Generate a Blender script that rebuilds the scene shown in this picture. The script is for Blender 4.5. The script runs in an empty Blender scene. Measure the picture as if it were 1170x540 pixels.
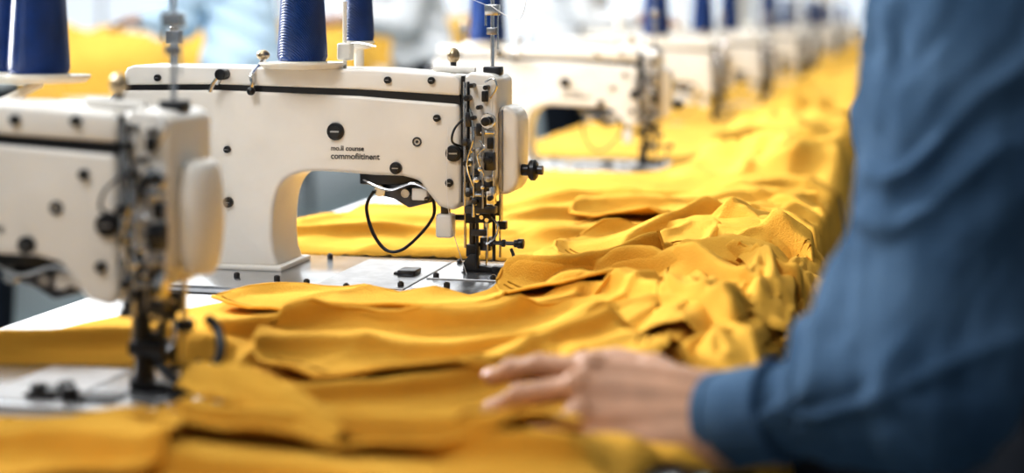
import bpy, bmesh, math, random, time
import numpy as np
from mathutils import Vector, Matrix
T0=time.time()
random.seed(4)
scene=bpy.context.scene
COL=scene.collection
TZ=0.80            # table top height
ROW=0.24           # row slope dX/dY
ANG=-math.atan(ROW)

# ------------------------------------------------------------ materials
def mat(name,col,rough=0.5,metal=0.0,noise=0.0,nscale=20,bump=0.0,bscale=200,coat=0.0,sheen=0.0,col2=None,emit=0,spec=None):
    m=bpy.data.materials.new(name); m.use_nodes=True
    nt=m.node_tree; b=nt.nodes['Principled BSDF']
    b.inputs['Base Color'].default_value=(*col,1)
    b.inputs['Roughness'].default_value=rough
    b.inputs['Metallic'].default_value=metal
    if spec is not None: b.inputs['Specular IOR Level'].default_value=spec
    if coat: b.inputs['Coat Weight'].default_value=coat; b.inputs['Coat Roughness'].default_value=0.15
    if sheen: b.inputs['Sheen Weight'].default_value=sheen
    if emit:
        b.inputs['Emission Color'].default_value=(*col,1); b.inputs['Emission Strength'].default_value=emit
    tc=nt.nodes.new('ShaderNodeTexCoord')
    if noise or col2:
        n=nt.nodes.new('ShaderNodeTexNoise'); n.inputs['Scale'].default_value=nscale; n.inputs['Detail'].default_value=5
        nt.links.new(tc.outputs['Object'],n.inputs['Vector'])
        r=nt.nodes.new('ShaderNodeValToRGB')
        c2=col2 if col2 else tuple(c*(1-noise) for c in col)
        r.color_ramp.elements[0].color=(*c2,1); r.color_ramp.elements[0].position=0.3
        r.color_ramp.elements[1].color=(*col,1); r.color_ramp.elements[1].position=0.65
        nt.links.new(n.outputs['Fac'],r.inputs['Fac']); nt.links.new(r.outputs['Color'],b.inputs['Base Color'])
    if bump:
        n2=nt.nodes.new('ShaderNodeTexNoise'); n2.inputs['Scale'].default_value=bscale; n2.inputs['Detail'].default_value=4
        nt.links.new(tc.outputs['Object'],n2.inputs['Vector'])
        bp=nt.nodes.new('ShaderNodeBump'); bp.inputs['Strength'].default_value=bump; bp.inputs['Distance'].default_value=0.002
        nt.links.new(n2.outputs['Fac'],bp.inputs['Height']); nt.links.new(bp.outputs['Normal'],b.inputs['Normal'])
    return m
def wave_bump(m,scale,strength,direction='Z',dist=0.001):
    nt=m.node_tree; b=nt.nodes['Principled BSDF']
    tc=nt.nodes.new('ShaderNodeTexCoord'); w=nt.nodes.new('ShaderNodeTexWave')
    w.bands_direction=direction; w.inputs['Scale'].default_value=scale; w.inputs['Distortion'].default_value=0.6
    nt.links.new(tc.outputs['Object'],w.inputs['Vector'])
    bp=nt.nodes.new('ShaderNodeBump'); bp.inputs['Strength'].default_value=strength; bp.inputs['Distance'].default_value=dist
    nt.links.new(w.outputs['Fac'],bp.inputs['Height']); nt.links.new(bp.outputs['Normal'],b.inputs['Normal'])
M_PAINT=mat('cream_paint',(0.78,0.745,0.69),0.36,noise=0.11,nscale=9,coat=0.22)
M_PAINT2=mat('warm_white_paint',(0.82,0.79,0.74),0.32,noise=0.09,nscale=12,coat=0.22)
M_BLACK=mat('black_metal',(0.010,0.010,0.012),0.35,noise=0.3)
M_RUB=mat('black_rubber',(0.012,0.012,0.014),0.6,noise=0.2)
M_CHROME=mat('chrome',(0.74,0.74,0.74),0.2,1.0,noise=0.15,nscale=40)
M_STEEL=mat('brushed_steel',(0.45,0.45,0.46),0.33,1.0,noise=0.25,nscale=60,bump=0.05)
M_BED=mat('satin_steel_bed',(0.50,0.51,0.53),0.24,0.9,noise=0.14,nscale=30,bump=0.04)
M_DSTEEL=mat('dark_steel',(0.09,0.09,0.095),0.35,1.0,noise=0.4,nscale=70)
M_BRASS=mat('aged_brass',(0.42,0.33,0.22),0.35,1.0,noise=0.3)
M_TABLE=mat('white_laminate',(0.74,0.76,0.79),0.3,noise=0.03,nscale=6,coat=0.2)
M_CLOTH=mat('mustard_cotton',(0.76,0.425,0.075),1.0,noise=0.16,nscale=6,bump=0.9,bscale=480,spec=0.06)
M_SEAM=mat('mustard_seam_thread',(0.30,0.14,0.012),0.9,noise=0.2,nscale=90,bump=0.5,bscale=500,spec=0.1)
M_CLOTH2=mat('mustard_cotton_far',(0.78,0.46,0.09),1.0,noise=0.12,nscale=3,spec=0.1)
M_NAVY=mat('navy_thread',(0.003,0.048,0.24),0.38,noise=0.35,nscale=30)
wave_bump(M_NAVY,150,1.0,'DIAGONAL',0.002)
M_DENIM=mat('blue_denim',(0.075,0.132,0.215),0.95,col2=(0.040,0.080,0.142),nscale=13,bump=0.6,bscale=450,spec=0.12)
M_SKIN=mat('skin',(0.48,0.265,0.165),0.5,noise=0.25,nscale=34,bump=0.25,bscale=200,spec=0.35)
M_SKIN.node_tree.nodes['Principled BSDF'].inputs['Subsurface Weight'].default_value=0.04
M_SKIN.node_tree.nodes['Principled BSDF'].inputs['Subsurface Radius'].default_value=(0.008,0.003,0.002)
M_NAIL=mat('nail',(0.66,0.40,0.31),0.3,noise=0.05)
M_HAIR=mat('dark_hair',(0.02,0.014,0.010),0.5,noise=0.4,nscale=60)
M_BLACKCLOTH=mat('black_cloth',(0.007,0.010,0.016),0.95,noise=0.3,nscale=30,bump=0.2,spec=0.2)
M_LBLUE=mat('light_blue_cloth',(0.55,0.72,0.88),0.85,noise=0.10,nscale=8)
M_WHITEC=mat('white_cloth',(0.80,0.82,0.85),0.85,noise=0.06,nscale=8)
M_FLOOR=mat('grey_floor',(0.14,0.19,0.20),0.4,noise=0.2,nscale=1.5,bump=0.05)
M_WALL=mat('cream_wall',(0.84,0.83,0.81),0.8,noise=0.04,nscale=2)
M_CEIL=mat('white_ceiling',(0.82,0.82,0.80),0.85,noise=0.04,nscale=2)
M_LAMP=mat('tube_light_diffuser',(1,0.98,0.94),0.4,emit=6)
M_GLOW=mat('added_glow_pane',(0.86,0.92,1.0),0.2,emit=0.66)  # glowing pane material, added to brighten the far background
M_WTH=mat('white_thread',(0.8,0.78,0.76),0.6,noise=0.05)
M_EYE=mat('eye_white',(0.8,0.8,0.8),0.2,noise=0.02)
M_TXT=mat('dark_ink',(0.06,0.06,0.06),0.6,noise=0.3,nscale=300)
M_TRAY=mat('ivory_plastic',(0.80,0.76,0.68),0.35,noise=0.05)

# ------------------------------------------------------------ builders
def smooth_bm(bm,ang=35):
    a=math.radians(ang)
    for f in bm.faces: f.smooth=True
    for e in bm.edges:
        if len(e.link_faces)==2 and e.calc_face_angle(0)>a: e.smooth=False
def catmull(pts,n=8,closed=False):
    P=[Vector(p) for p in pts]; out=[]; N=len(P)
    rng=range(N) if closed else range(N-1)
    for i in rng:
        if closed: p0,p1,p2,p3=P[(i-1)%N],P[i],P[(i+1)%N],P[(i+2)%N]
        else: p0,p1,p2,p3=P[max(i-1,0)],P[i],P[i+1],P[min(i+2,N-1)]
        for k in range(n):
            t=k/n
            out.append(0.5*((2*p1)+(-p0+p2)*t+(2*p0-5*p1+4*p2-p3)*t*t+(-p0+3*p1-3*p2+p3)*t*t*t))
    if not closed: out.append(P[-1])
    return out
class B:
    def __init__(s): s.bm=bmesh.new(); s.mats=[]
    def _add(s,t,m,bev=0,seg=2):
        bmesh.ops.recalc_face_normals(t,faces=t.faces)
        if bev>0:
            es=[e for e in t.edges if len(e.link_faces)==2 and e.calc_face_angle(0)>0.6]
            bmesh.ops.bevel(t,geom=es,offset=bev,segments=seg,profile=0.5,affect='EDGES',clamp_overlap=True)
        smooth_bm(t)
        if m not in s.mats: s.mats.append(m)
        k=s.mats.index(m)
        for f in t.faces: f.material_index=k
        me=bpy.data.meshes.new('tmp'); t.to_mesh(me); t.free(); s.bm.from_mesh(me); bpy.data.meshes.remove(me)
        return s
    def box(s,x0,x1,y0,y1,z0,z1,m,bev=0.002,seg=2):
        t=bmesh.new(); bmesh.ops.create_cube(t,size=1)
        for v in t.verts:
            v.co=Vector(((x0+x1)/2+v.co.x*(x1-x0),(y0+y1)/2+v.co.y*(y1-y0),(z0+z1)/2+v.co.z*(z1-z0)))
        return s._add(t,m,bev,seg)
    def cyl(s,p0,p1,r,m,r2=None,seg=18,bev=0):
        p0,p1=Vector(p0),Vector(p1); d=p1-p0
        t=bmesh.new(); bmesh.ops.create_cone(t,cap_ends=True,segments=seg,radius1=r,radius2=r if r2 is None else r2,depth=d.length)
        q=d.to_track_quat('Z','Y').to_matrix().to_4x4()
        bmesh.ops.transform(t,matrix=Matrix.Translation((p0+p1)/2)@q,verts=t.verts)
        return s._add(t,m,bev,2)
    def ball(s,c,r,m,sc=(1,1,1),seg=16):
        t=bmesh.new(); bmesh.ops.create_uvsphere(t,u_segments=seg,v_segments=seg//2+2,radius=r)
        for v in t.verts: v.co=Vector((c[0]+v.co.x*sc[0],c[1]+v.co.y*sc[1],c[2]+v.co.z*sc[2]))
        return s._add(t,m)
    def prism(s,prof,y0,y1,m,bev=0.003,seg=3,axis='Y'):
        t=bmesh.new()
        mk=(lambda a,b,c:(a,c,b)) if axis=='Y' else (lambda a,b,c:(a,b,c))
        vs=[t.verts.new(mk(x,z,y0)) for x,z in prof]; f=t.faces.new(vs)
        r=bmesh.ops.extrude_face_region(t,geom=[f])
        for v in [g for g in r['geom'] if isinstance(g,bmesh.types.BMVert)]:
            if axis=='Y': v.co.y=y1
            else: v.co.z=y1
        return s._add(t,m,bev,seg)
    def lathe(s,prof,c,m,seg=32,axis='Z'):
        t=bmesh.new(); rings=[]
        for r,z in prof:
            ring=[]
            for k in range(seg):
                a=2*math.pi*k/seg
                if axis=='Z': co=(c[0]+r*math.cos(a),c[1]+r*math.sin(a),c[2]+z)
                elif axis=='X': co=(c[0]+z,c[1]+r*math.cos(a),c[2]+r*math.sin(a))
                else: co=(c[0]+r*math.cos(a),c[1]+z,c[2]+r*math.sin(a))
                ring.append(t.verts.new(co))
            rings.append(ring)
        for a,b in zip(rings[:-1],rings[1:]):
            for k in range(seg): t.faces.new((a[k],a[(k+1)%seg],b[(k+1)%seg],b[k]))
        t.faces.new(rings[0]); t.faces.new(rings[-1])
        return s._add(t,m)
    def tube(s,pts,r,m,n=8,seg=8,flat=1.0,raw=False):
        P=[Vector(p) for p in pts] if raw else catmull(pts,n)
        t=bmesh.new(); rings=[]
        for i,p in enumerate(P):
            d=(P[min(i+1,len(P)-1)]-P[max(i-1,0)]).normalized()
            up=Vector((0,1,0)) if abs(d.y)<0.9 else Vector((0,0,1))
            a=d.cross(up).normalized(); b=d.cross(a).normalized()
            rings.append([t.verts.new(p+a*(r*math.cos(2*math.pi*k/seg))+b*(r*flat*math.sin(2*math.pi*k/seg))) for k in range(seg)])
        for a,b in zip(rings[:-1],rings[1:]):
            for k in range(seg): t.faces.new((a[k],a[(k+1)%seg],b[(k+1)%seg],b[k]))
        t.faces.new(rings[0]); t.faces.new(rings[-1])
        return s._add(t,m)
    def obj(s,name,parent=None,loc=(0,0,0),label=None):
        me=bpy.data.meshes.new(name); s.bm.to_mesh(me); s.bm.free()
        for m in s.mats: me.materials.append(m)
        o=bpy.data.objects.new(name,me); COL.objects.link(o); o.location=loc
        if parent: o.parent=parent
        if label: o['label']=label
        return o
def empty(name,loc,rz=0,label=None,cat=None,group=None):
    o=bpy.data.objects.new(name,None); COL.objects.link(o); o.location=loc; o.rotation_euler=(0,0,rz)
    o.empty_display_size=0.05
    if label: o['label']=label
    if cat: o['category']=cat
    if group: o['group']=group
    return o
def top(o,label,cat,group=None):
    o['label']=label; o['category']=cat
    if group: o['group']=group
    return o

# ------------------------------------------------------------ noise
_r=np.random.RandomState(7).rand(8,256,256)
def vn(x,y,s=0):
    x=np.asarray(x,float); y=np.asarray(y,float)
    xi=np.floor(x).astype(int); yi=np.floor(y).astype(int); fx=x-xi; fy=y-yi
    fx=fx*fx*(3-2*fx); fy=fy*fy*(3-2*fy); T=_r[s%8]
    a=T[xi%256,yi%256]; b=T[(xi+1)%256,yi%256]; c=T[xi%256,(yi+1)%256]; d=T[(xi+1)%256,(yi+1)%256]
    return (a*(1-fx)+b*fx)*(1-fy)+(c*(1-fx)+d*fx)*fy
def ridged(x,y,s=0):
    return (1-np.abs(2*vn(x,y,s)-1))
def tri(x,y,s=0):
    # piecewise linear noise: flat facets with crisp straight creases
    x=np.asarray(x,float); y=np.asarray(y,float)
    xi=np.floor(x).astype(int); yi=np.floor(y).astype(int); fx=x-xi; fy=y-yi; T=_r[s%8]
    a=T[xi%256,yi%256]; b=T[(xi+1)%256,yi%256]; c=T[xi%256,(yi+1)%256]; d=T[(xi+1)%256,(yi+1)%256]
    flip=((xi*7+yi*13)%2)==0
    t1=np.where(fx+fy<1,a+(b-a)*fx+(c-a)*fy,d+(c-d)*(1-fx)+(b-d)*(1-fy))
    t2=np.where(fx>fy,a+(b-a)*fx+(d-b)*fy,a+(c-a)*fy+(d-c)*fx)
    return np.where(flip,t1,t2)

# ------------------------------------------------------------ sewing machine
def lx(p): return (p-545)*0.00125
def lz(p): return (322-p)*0.00122
SCREWS={}
def screw(r,name,parent,px,py,y=-0.0505,m=M_BLACK,ax='Y'):
    key=(r,m.name)
    if key not in SCREWS:
        b=B()
        b.cyl((0,0.002,0),(0,-0.0045,0),r,m,seg=20,bev=r*0.15)
        b.cyl((0,-0.004,0),(0,-0.0055,0),r*0.62,m,seg=16)
        b.box(-r*0.5,r*0.5,-0.0062,-0.005,-r*0.09,r*0.09,M_STEEL,0)
        o=b.obj(name,parent,(lx(px),y,lz(py))); SCREWS[key]=o.data
    else:
        o=bpy.data.objects.new(name,SCREWS[key]); COL.objects.link(o); o.parent=parent; o.location=(lx(px),y,lz(py))
    if ax=='X': o.rotation_euler=(0,0,math.pi/2)
    if ax=='Z': o.rotation_euler=(-math.pi/2,0,0)
    return o
def build_machine(root):
    W=0.05
    arch=catmull([(lx(440),0,lz(207)),(lx(375),0,lz(204)),(lx(345),0,lz(208)),(lx(328),0,lz(221)),(lx(320),0,lz(245)),(lx(318),0,lz(280))],5)
    prof=[(lx(128),lz(113)),(lx(250),lz(111)),(lx(420),lz(116)),(lx(536),lz(124)),(lx(538),lz(180)),(lx(538),lz(236)),(lx(530),lz(245)),(lx(512),lz(240)),(lx(500),lz(226)),(lx(490),lz(212)),(lx(470),lz(207))]
    prof+=[(v.x,v.z) for v in arch]
    prof+=[(lx(320),lz(300)),(lx(326),lz(316)),(lx(222),lz(318)),(lx(230),lz(300)),(lx(230),lz(235)),(lx(222),lz(215)),(lx(205),lz(205)),(lx(135),lz(200))]
    B().prism(prof,-W,W,M_PAINT,0.007,4).obj('body',root)
    B().prism([(lx(136),lz(114.5)),(lx(136),lz(106)),(lx(300),lz(105)),(lx(536),lz(114)),(lx(538),lz(125.5)),(lx(420),lz(118)),(lx(250),lz(113))],-W+0.002,W-0.002,M_BLACK,0.001,1).obj('seal_strip',root)
    B().prism([(lx(137),lz(108)),(lx(137),lz(94)),(lx(141),lz(87)),(lx(150),lz(84.5)),(lx(300),lz(86)),(lx(440),lz(87)),(lx(532),lz(93)),(lx(537),lz(99)),(lx(537),lz(116)),(lx(420),lz(110)),(lx(250),lz(106))],-W-0.001,W+0.001,M_PAINT2,0.004,3).obj('top_cover',root)
    B().box(lx(537),lx(541),-0.046,0.046,lz(235),lz(94),M_BLACK,0.0005,1).obj('joint_strip',root)
    b=B()
    b.prism([(lx(541),lz(94)),(lx(548),lz(90)),(lx(570),lz(92)),(lx(577),lz(98)),(lx(577),lz(205)),(lx(566),lz(232)),(lx(541),lz(240))],-0.047,0.047,M_PAINT2,0.004,3)
    b.box(lx(544),lx(547),-0.0495,-0.046,lz(225),lz(100),M_BLACK,0.001)
    b.box(lx(552),lx(573),-0.0485,-0.046,lz(168),lz(104),M_PAINT,0.002)
    b.obj('end_housing',root)
    b=B()
    corner=[(lx(576),lz(129))]
    for a in range(0,91,15): corner.append((lx(582)+0.0205*math.sin(math.radians(a)),lz(146)-0.0+0.0225*math.cos(math.radians(a))))
    for a in range(90,181,15): corner.append((lx(582)+0.0205*math.sin(math.radians(a)),lz(208)+0.0225*math.cos(math.radians(a))))
    corner.append((lx(576),lz(226)))
    b.prism(corner,-0.034,0.034,M_PAINT2,0.012,6)
    b.prism([(lx(577),lz(135)),(lx(582),lz(131)),(lx(582),lz(223)),(lx(577),lz(219))],-0.0365,0.0365,M_STEEL,0.001,1)
    b.obj('face_cover',root)
    b=B()
    b.cyl((lx(596),-0.01,lz(200)),(lx(609),-0.01,lz(200)),0.008,M_BLACK)
    b.lathe([(0.004,0),(0.012,0.001),(0.0145,0.004),(0.0145,0.009),(0.011,0.012),(0.005,0.0125)],(lx(606),-0.01,lz(200)),M_BLACK,20,'X')
    b.cyl((lx(615),-0.01,lz(200)),(lx(622),-0.01,lz(200)),0.0065,M_DSTEEL,seg=14)
    b.obj('tension_knob',root)
    b=B()
    b.lathe([(0.004,0),(0.010,0.0),(0.011,0.002),(0.010,0.004),(0.006,0.005),(0.006,0.007),(0.010,0.008),(0.009,0.011),(0.003,0.012)],(lx(570),-0.062,lz(143)),M_CHROME,20,'Y')
    b.cyl((lx(570),-0.047,lz(143)),(lx(570),-0.074,lz(143)),0.003,M_BLACK)
    b.cyl((lx(570),-0.068,lz(143)),(lx(570),-0.076,lz(143)),0.006,M_BLACK,bev=0.001)
    b.obj('tension_disc',root)
    b=B()
    b.cyl((lx(563),0,lz(95)),(lx(563),0,lz(-12)),0.0027,M_CHROME)
    b.box(lx(555),lx(571),-0.006,0.006,lz(26),lz(14),M_CHROME,0.001)
    b.box(lx(557),lx(568),-0.005,0.005,lz(48),lz(40),M_STEEL,0.001)
    b.cyl((lx(556),-0.004,lz(38)),(lx(556),-0.004,lz(14)),0.0016,M_CHROME)
    b.cyl((lx(570),-0.004,lz(64)),(lx(570),-0.004,lz(14)),0.0012,M_CHROME)
    b.box(lx(554),lx(574),-0.01,0.01,lz(94),lz(84),M_DSTEEL,0.002)
    b.ball((lx(563),0,lz(-13)),0.004,M_CHROME)
    b.obj('thread_guide_post',root)
    b=B()
    for (x0,x1,y0,y1,mm) in [(543,550,150,134,M_DSTEEL),(540,547,176,164,M_BLACK),(547,555,194,184,M_CHROME),(540,558,212,204,M_BLACK),(554,572,222,210,M_DSTEEL),(541,549,232,218,M_STEEL),(556,565,240,226,M_BLACK),(567,576,236,216,M_CHROME),(562,568,122,110,M_BLACK),(565,576,198,178,M_DSTEEL),(568,575,174,162,M_BLACK),(551,558,203,197,M_BLACK),(549,556,158,150,M_STEEL),(558,566,188,182,M_STEEL),(543,577,246,238,M_DSTEEL),(556,562,160,146,M_DSTEEL),(560,576,158,154,M_CHROME),(547,566,228,224,M_CHROME)]:
        b.box(lx(x0),lx(x1),-0.056,-0.040,lz(y0),lz(y1),mm,0.0012)
    for (x,y,r,mm) in [(547,118,0.004,M_BLACK),(560,175,0.0035,M_STEEL),(546,190,0.0038,M_BLACK),(570,186,0.005,M_BLACK),(558,208,0.004,M_CHROME),(549,224,0.004,M_BLACK),(571,207,0.004,M_STEEL),(573,228,0.0035,M_BLACK),(545,167,0.0045,M_DSTEEL),(556,232,0.004,M_DSTEEL),(553,140,0.003,M_BLACK),(562,196,0.003,M_CHROME),(552,176,0.003,M_CHROME),(565,216,0.0028,M_CHROME),(560,128,0.003,M_DSTEEL),(552,104,0.0032,M_BLACK),(568,106,0.0032,M_BLACK)]:
        b.cyl((lx(x),-0.04,lz(y)),(lx(x),-0.066,lz(y)),r,mm,seg=14,bev=0.0006)
    b.tube([(lx(550),-0.06,lz(130)),(lx(556),-0.07,lz(160)),(lx(548),-0.066,lz(190)),(lx(553),-0.06,lz(215))],0.0014,M_CHROME)
    b.tube([(lx(572),-0.055,lz(118)),(lx(580),-0.06,lz(105)),(lx(576),-0.06,lz(96)),(lx(566),-0.055,lz(100))],0.0013,M_CHROME)
    b.tube([(lx(561),-0.06,lz(165)),(lx(568),-0.07,lz(172)),(lx(560),-0.068,lz(182)),(lx(566),-0.06,lz(204))],0.0012,M_CHROME)
    b.tube([(lx(542),-0.05,lz(140)),(lx(534),-0.066,lz(152)),(lx(532),-0.068,lz(166)),(lx(540),-0.056,lz(172))],0.0016,M_DSTEEL)
    b.cyl((lx(543),-0.055,lz(100)),(lx(543),-0.055,lz(238)),0.0022,M_CHROME,seg=10)
    b.cyl((lx(553),-0.056,lz(150)),(lx(553),-0.056,lz(250)),0.0022,M_CHROME,seg=10)
    b.cyl((lx(564),-0.058,lz(150)),(lx(564),-0.058,lz(240)),0.0016,M_STEEL,seg=10)
    b.cyl((lx(574),-0.05,lz(160)),(lx(574),-0.05,lz(240)),0.0018,M_CHROME,seg=10)
    b.obj('take_up_linkage',root)
    b=B()
    b.cyl((lx(556),0,lz(225)),(lx(556),0,lz(283)),0.0042,M_CHROME)
    b.box(lx(550),lx(562),-0.008,0.008,lz(293),lz(278),M_DSTEEL,0.001)
    b.cyl((lx(556),0,lz(290)),(lx(556),0,lz(318)),0.0013,M_CHROME,seg=8)
    b.cyl((lx(550),-0.002,lz(286)),(lx(546),-0.012,lz(286)),0.003,M_BLACK,seg=10)
    b.obj('needle_bar',root)
    b=B()
    b.cyl((lx(541),-0.004,lz(232)),(lx(541),-0.004,lz(300)),0.0045,M_DSTEEL)
    b.box(lx(534),lx(547),-0.012,0.008,lz(262),lz(250),M_BLACK,0.0015)
    b.box(lx(535),lx(548),-0.012,0.008,lz(300),lz(286),M_BLACK,0.0015)
    b.cyl((lx(522),-0.006,lz(256)),(lx(536),-0.006,lz(256)),0.004,M_BLACK,seg=14)
    b.cyl((lx(534),-0.010,lz(232)),(lx(534),-0.010,lz(290)),0.0018,M_CHROME,seg=8)
    b.prism([(lx(532),lz(318)),(lx(532),lz(307)),(lx(540),lz(296)),(lx(547),lz(296)),(lx(550),lz(309)),(lx(572),lz(312)),(lx(577),lz(318))],-0.014,-0.002,M_BLACK,0.001,2)
    b.prism([(lx(532),lz(318)),(lx(536),lz(309)),(lx(550),lz(310)),(lx(566),lz(314)),(lx(568),lz(318))],-0.003,0.01,M_DSTEEL,0.001,2)
    b.box(lx(566),lx(582),-0.020,-0.004,lz(319),lz(309),M_BLACK,0.001)
    b.tube([(lx(572),-0.018,lz(312)),(lx(586),-0.024,lz(308)),(lx(590),-0.016,lz(298)),(lx(586),-0.008,lz(290))],0.0024,M_BLACK)
    b.obj('presser_foot',root)
    b=B()
    b.cyl((lx(556),-0.012,lz(283)),(lx(592),-0.012,lz(283)),0.0028,M_DSTEEL)
    for x in (562,576,590): b.cyl((lx(x),-0.012,lz(283)),(lx(x+4),-0.012,lz(283)),0.0052,M_BLACK,seg=16,bev=0.0006)
    b.cyl((lx(594),-0.012,lz(283)),(lx(601),-0.012,lz(283)),0.0068,M_BLACK,seg=18,bev=0.001)
    b.obj('adjusting_screw',root)
    b=B()
    b.box(lx(548),lx(565),-0.022,-0.008,lz(260),lz(244),M_BLACK,0.001)
    b.box(lx(560),lx(574),-0.016,-0.004,lz(252),lz(236),M_DSTEEL,0.001)
    b.cyl((lx(566),-0.006,lz(236)),(lx(566),-0.006,lz(304)),0.0024,M_DSTEEL)
    b.cyl((lx(574),-0.006,lz(225)),(lx(574),-0.006,lz(262)),0.003,M_CHROME)
    b.box(lx(569),lx(580),-0.010,0.002,lz(268),lz(259),M_BLACK,0.001)
    b.cyl((lx(573),-0.006,lz(266)),(lx(573),-0.006,lz(300)),0.0016,M_CHROME,seg=8)
    b.cyl((lx(549),-0.016,lz(244)),(lx(549),-0.016,lz(312)),0.0022,M_DSTEEL,seg=8)
    b.cyl((lx(561),-0.018,lz(256)),(lx(561),-0.018,lz(300)),0.0014,M_CHROME,seg=8)
    b.box(lx(543),lx(560),-0.020,-0.010,lz(275),lz(268),M_DSTEEL,0.001)
    b.tube([(lx(562),-0.018,lz(250)),(lx(574),-0.024,lz(262)),(lx(570),-0.022,lz(276)),(lx(560),-0.02,lz(284))],0.0014,M_CHROME)
    for (x,y) in [(552,248),(562,256),(556,253),(570,242)]: b.cyl((lx(x),-0.010,lz(y)),(lx(x),-0.028,lz(y)),0.003,M_CHROME,seg=12)
    b.obj('needle_guard',root)
    b=B()
    b.box(lx(505),lx(524),-0.035,-0.012,lz(277),lz(250),M_PAINT2,0.004,3)
    b.box(lx(510),lx(519),-0.03,-0.018,lz(252),lz(234),M_DSTEEL,0.001)
    b.obj('finger_guard',root)
    b=B()
    b.box(lx(416),lx(498),-0.03,0.03,lz(219),lz(203),M_BLACK,0.002)
    b.prism([(lx(430),lz(216)),(lx(492),lz(216)),(lx(500),lz(238)),(lx(470),lz(246)),(lx(452),lz(236)),(lx(432),lz(232))],-0.016,0.02,M_DSTEEL,0.002,2)
    b.cyl((lx(440),-0.012,lz(226)),(lx(440),-0.032,lz(226)),0.008,M_CHROME)
    b.cyl((lx(470),-0.012,lz(228)),(lx(470),-0.034,lz(228)),0.006,M_STEEL)
    b.tube([(lx(420),-0.028,lz(214)),(lx(450),-0.034,lz(224)),(lx(480),-0.034,lz(216)),(lx(500),-0.03,lz(226))],0.0022,M_CHROME)
    b.box(lx(476),lx(494),-0.028,-0.010,lz(236),lz(222),M_PAINT2,0.002)
    b.obj('underarm_linkage',root)
    B().tube([(lx(434),-0.034,lz(226)),(lx(427),-0.04,lz(244)),(lx(436),-0.046,lz(272)),(lx(452),-0.048,lz(291)),(lx(470),-0.046,lz(290)),(lx(490),-0.04,lz(272)),(lx(503),-0.034,lz(252)),(lx(502),-0.03,lz(234))],0.0022,M_RUB,flat=1.9).obj('lifting_strap',root)
    for px,py,r in [(394,158,0.0125),(464,198,0.0085),(530,180,0.0115),(511,141,0.005),(266,242,0.0075),(265,181,0.005),(525,213,0.0055),(500,232,0.0038)]:
        screw(r,'screw',root,px,py)
    for px in (180,455,505): screw(0.005,'screw',root,px,99,y=-0.0515)
    b=B(); b.lathe([(0.0065,0.001),(0.0065,-0.0012),(0.0045,-0.0012),(0.0045,0.001)],(0,0,0),M_DSTEEL,20,'Y'); b.cyl((0,0.001,0),(0,-0.001,0),0.002,M_DSTEEL,seg=10)
    b.obj('oil_sight_ring',root,(lx(488),-0.0508,lz(168)))
    b=B()
    b.cyl((lx(252),-0.052,lz(104)),(lx(262),-0.06,lz(92)),0.0045,M_CHROME)
    b.cyl((lx(262),-0.05,lz(94)),(lx(262),-0.07,lz(94)),0.008,M_BLACK,bev=0.001)
    b.tube([(lx(262),-0.066,lz(94)),(lx(254),-0.068,lz(104)),(lx(250),-0.068,lz(114))],0.003,M_CHROME)
    b.obj('stitch_lever',root)
    b=B()
    b.cyl((lx(301),-0.03,lz(86)),(lx(301),-0.03,lz(74)),0.004,M_CHROME)
    b.ball((lx(301),-0.03,lz(72)),0.0095,M_BRASS,(1,1,0.8))
    b.tube([(lx(301),-0.035,lz(80)),(lx(297),-0.06,lz(95)),(lx(299),-0.062,lz(104)),(lx(296),-0.06,lz(112))],0.0028,M_CHROME)
    b.ball((lx(297),-0.062,lz(113)),0.006,M_BLACK)
    b.obj('release_lever',root)
    b=B()
    b.cyl((lx(326),0,lz(86)),(lx(326),0,lz(64)),0.0022,M_CHROME)
    b.tube([(lx(326),0,lz(64)),(lx(322),0,lz(60)),(lx(319),0,lz(66)),(lx(324),0,lz(70))],0.0015,M_CHROME)
    b.obj('thread_eyelet',root)
    b=B()
    b.cyl((lx(518),0,lz(92)),(lx(518),0,lz(78)),0.0045,M_DSTEEL)
    b.ball((lx(518),0,lz(72)),0.0105,M_BRASS,(0.85,0.85,1.05))
    b.obj('oil_cap',root)
    b=B()
    b.cyl((lx(180),0,lz(88)),(lx(180),0,lz(52)),0.0045,M_CHROME)
    b.box(lx(172),lx(188),-0.008,0.008,lz(60),lz(44),M_STEEL,0.0015)
    b.ball((lx(180),0,lz(42)),0.006,M_CHROME)
    b.obj('tension_post',root)
    B().cyl((lx(500),-0.02,lz(86)),(lx(548),-0.02,lz(89)),0.005,M_PAINT,bev=0.001).obj('guide_rail',root)
    B().lathe([(0.01,0),(0.045,0),(0.052,0.004),(0.053,0.012),(0.05,0.02),(0.04,0.022),(0.036,0.014),(0.016,0.014),(0.014,0.024),(0.004,0.024)],(lx(108),0,lz(160)),M_DSTEEL,36,'X').obj('hand_wheel',root)
    out=[(lx(205),-0.19),(lx(540),-0.19)]+[(v.x,v.y) for v in catmull([(lx(560),-0.185,0),(lx(583),-0.15,0),(lx(592),-0.09,0),(lx(594),0.0,0),(lx(592),0.06,0),(lx(583),0.09,0),(lx(560),0.10,0)],4)]+[(lx(205),0.10)]
    b=B()
    b.prism(out,-0.006,0.004,M_BED,0.002,2,axis='Z')
    b.box(lx(215),lx(332),-0.058,0.058,0.003,0.011,M_PAINT,0.003,3)
    b.obj('bed',root)
    b=B()
    b.box(lx(400),lx(500),-0.16,0.07,0.0035,0.0058,M_STEEL,0.0008,1)
    b.obj('slide_plate',root)
    b=B()
    b.box(lx(503),lx(586),-0.07,0.07,0.0035,0.006,M_BED,0.0008,1)
    b.box(lx(532),lx(580),-0.022,0.022,0.0055,0.0075,M_DSTEEL,0.0006,1)
    for k in range(4): b.box(lx(538),lx(572),-0.012+k*0.007,-0.0095+k*0.007,0.007,0.009,M_STEEL,0.0004,1)
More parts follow.
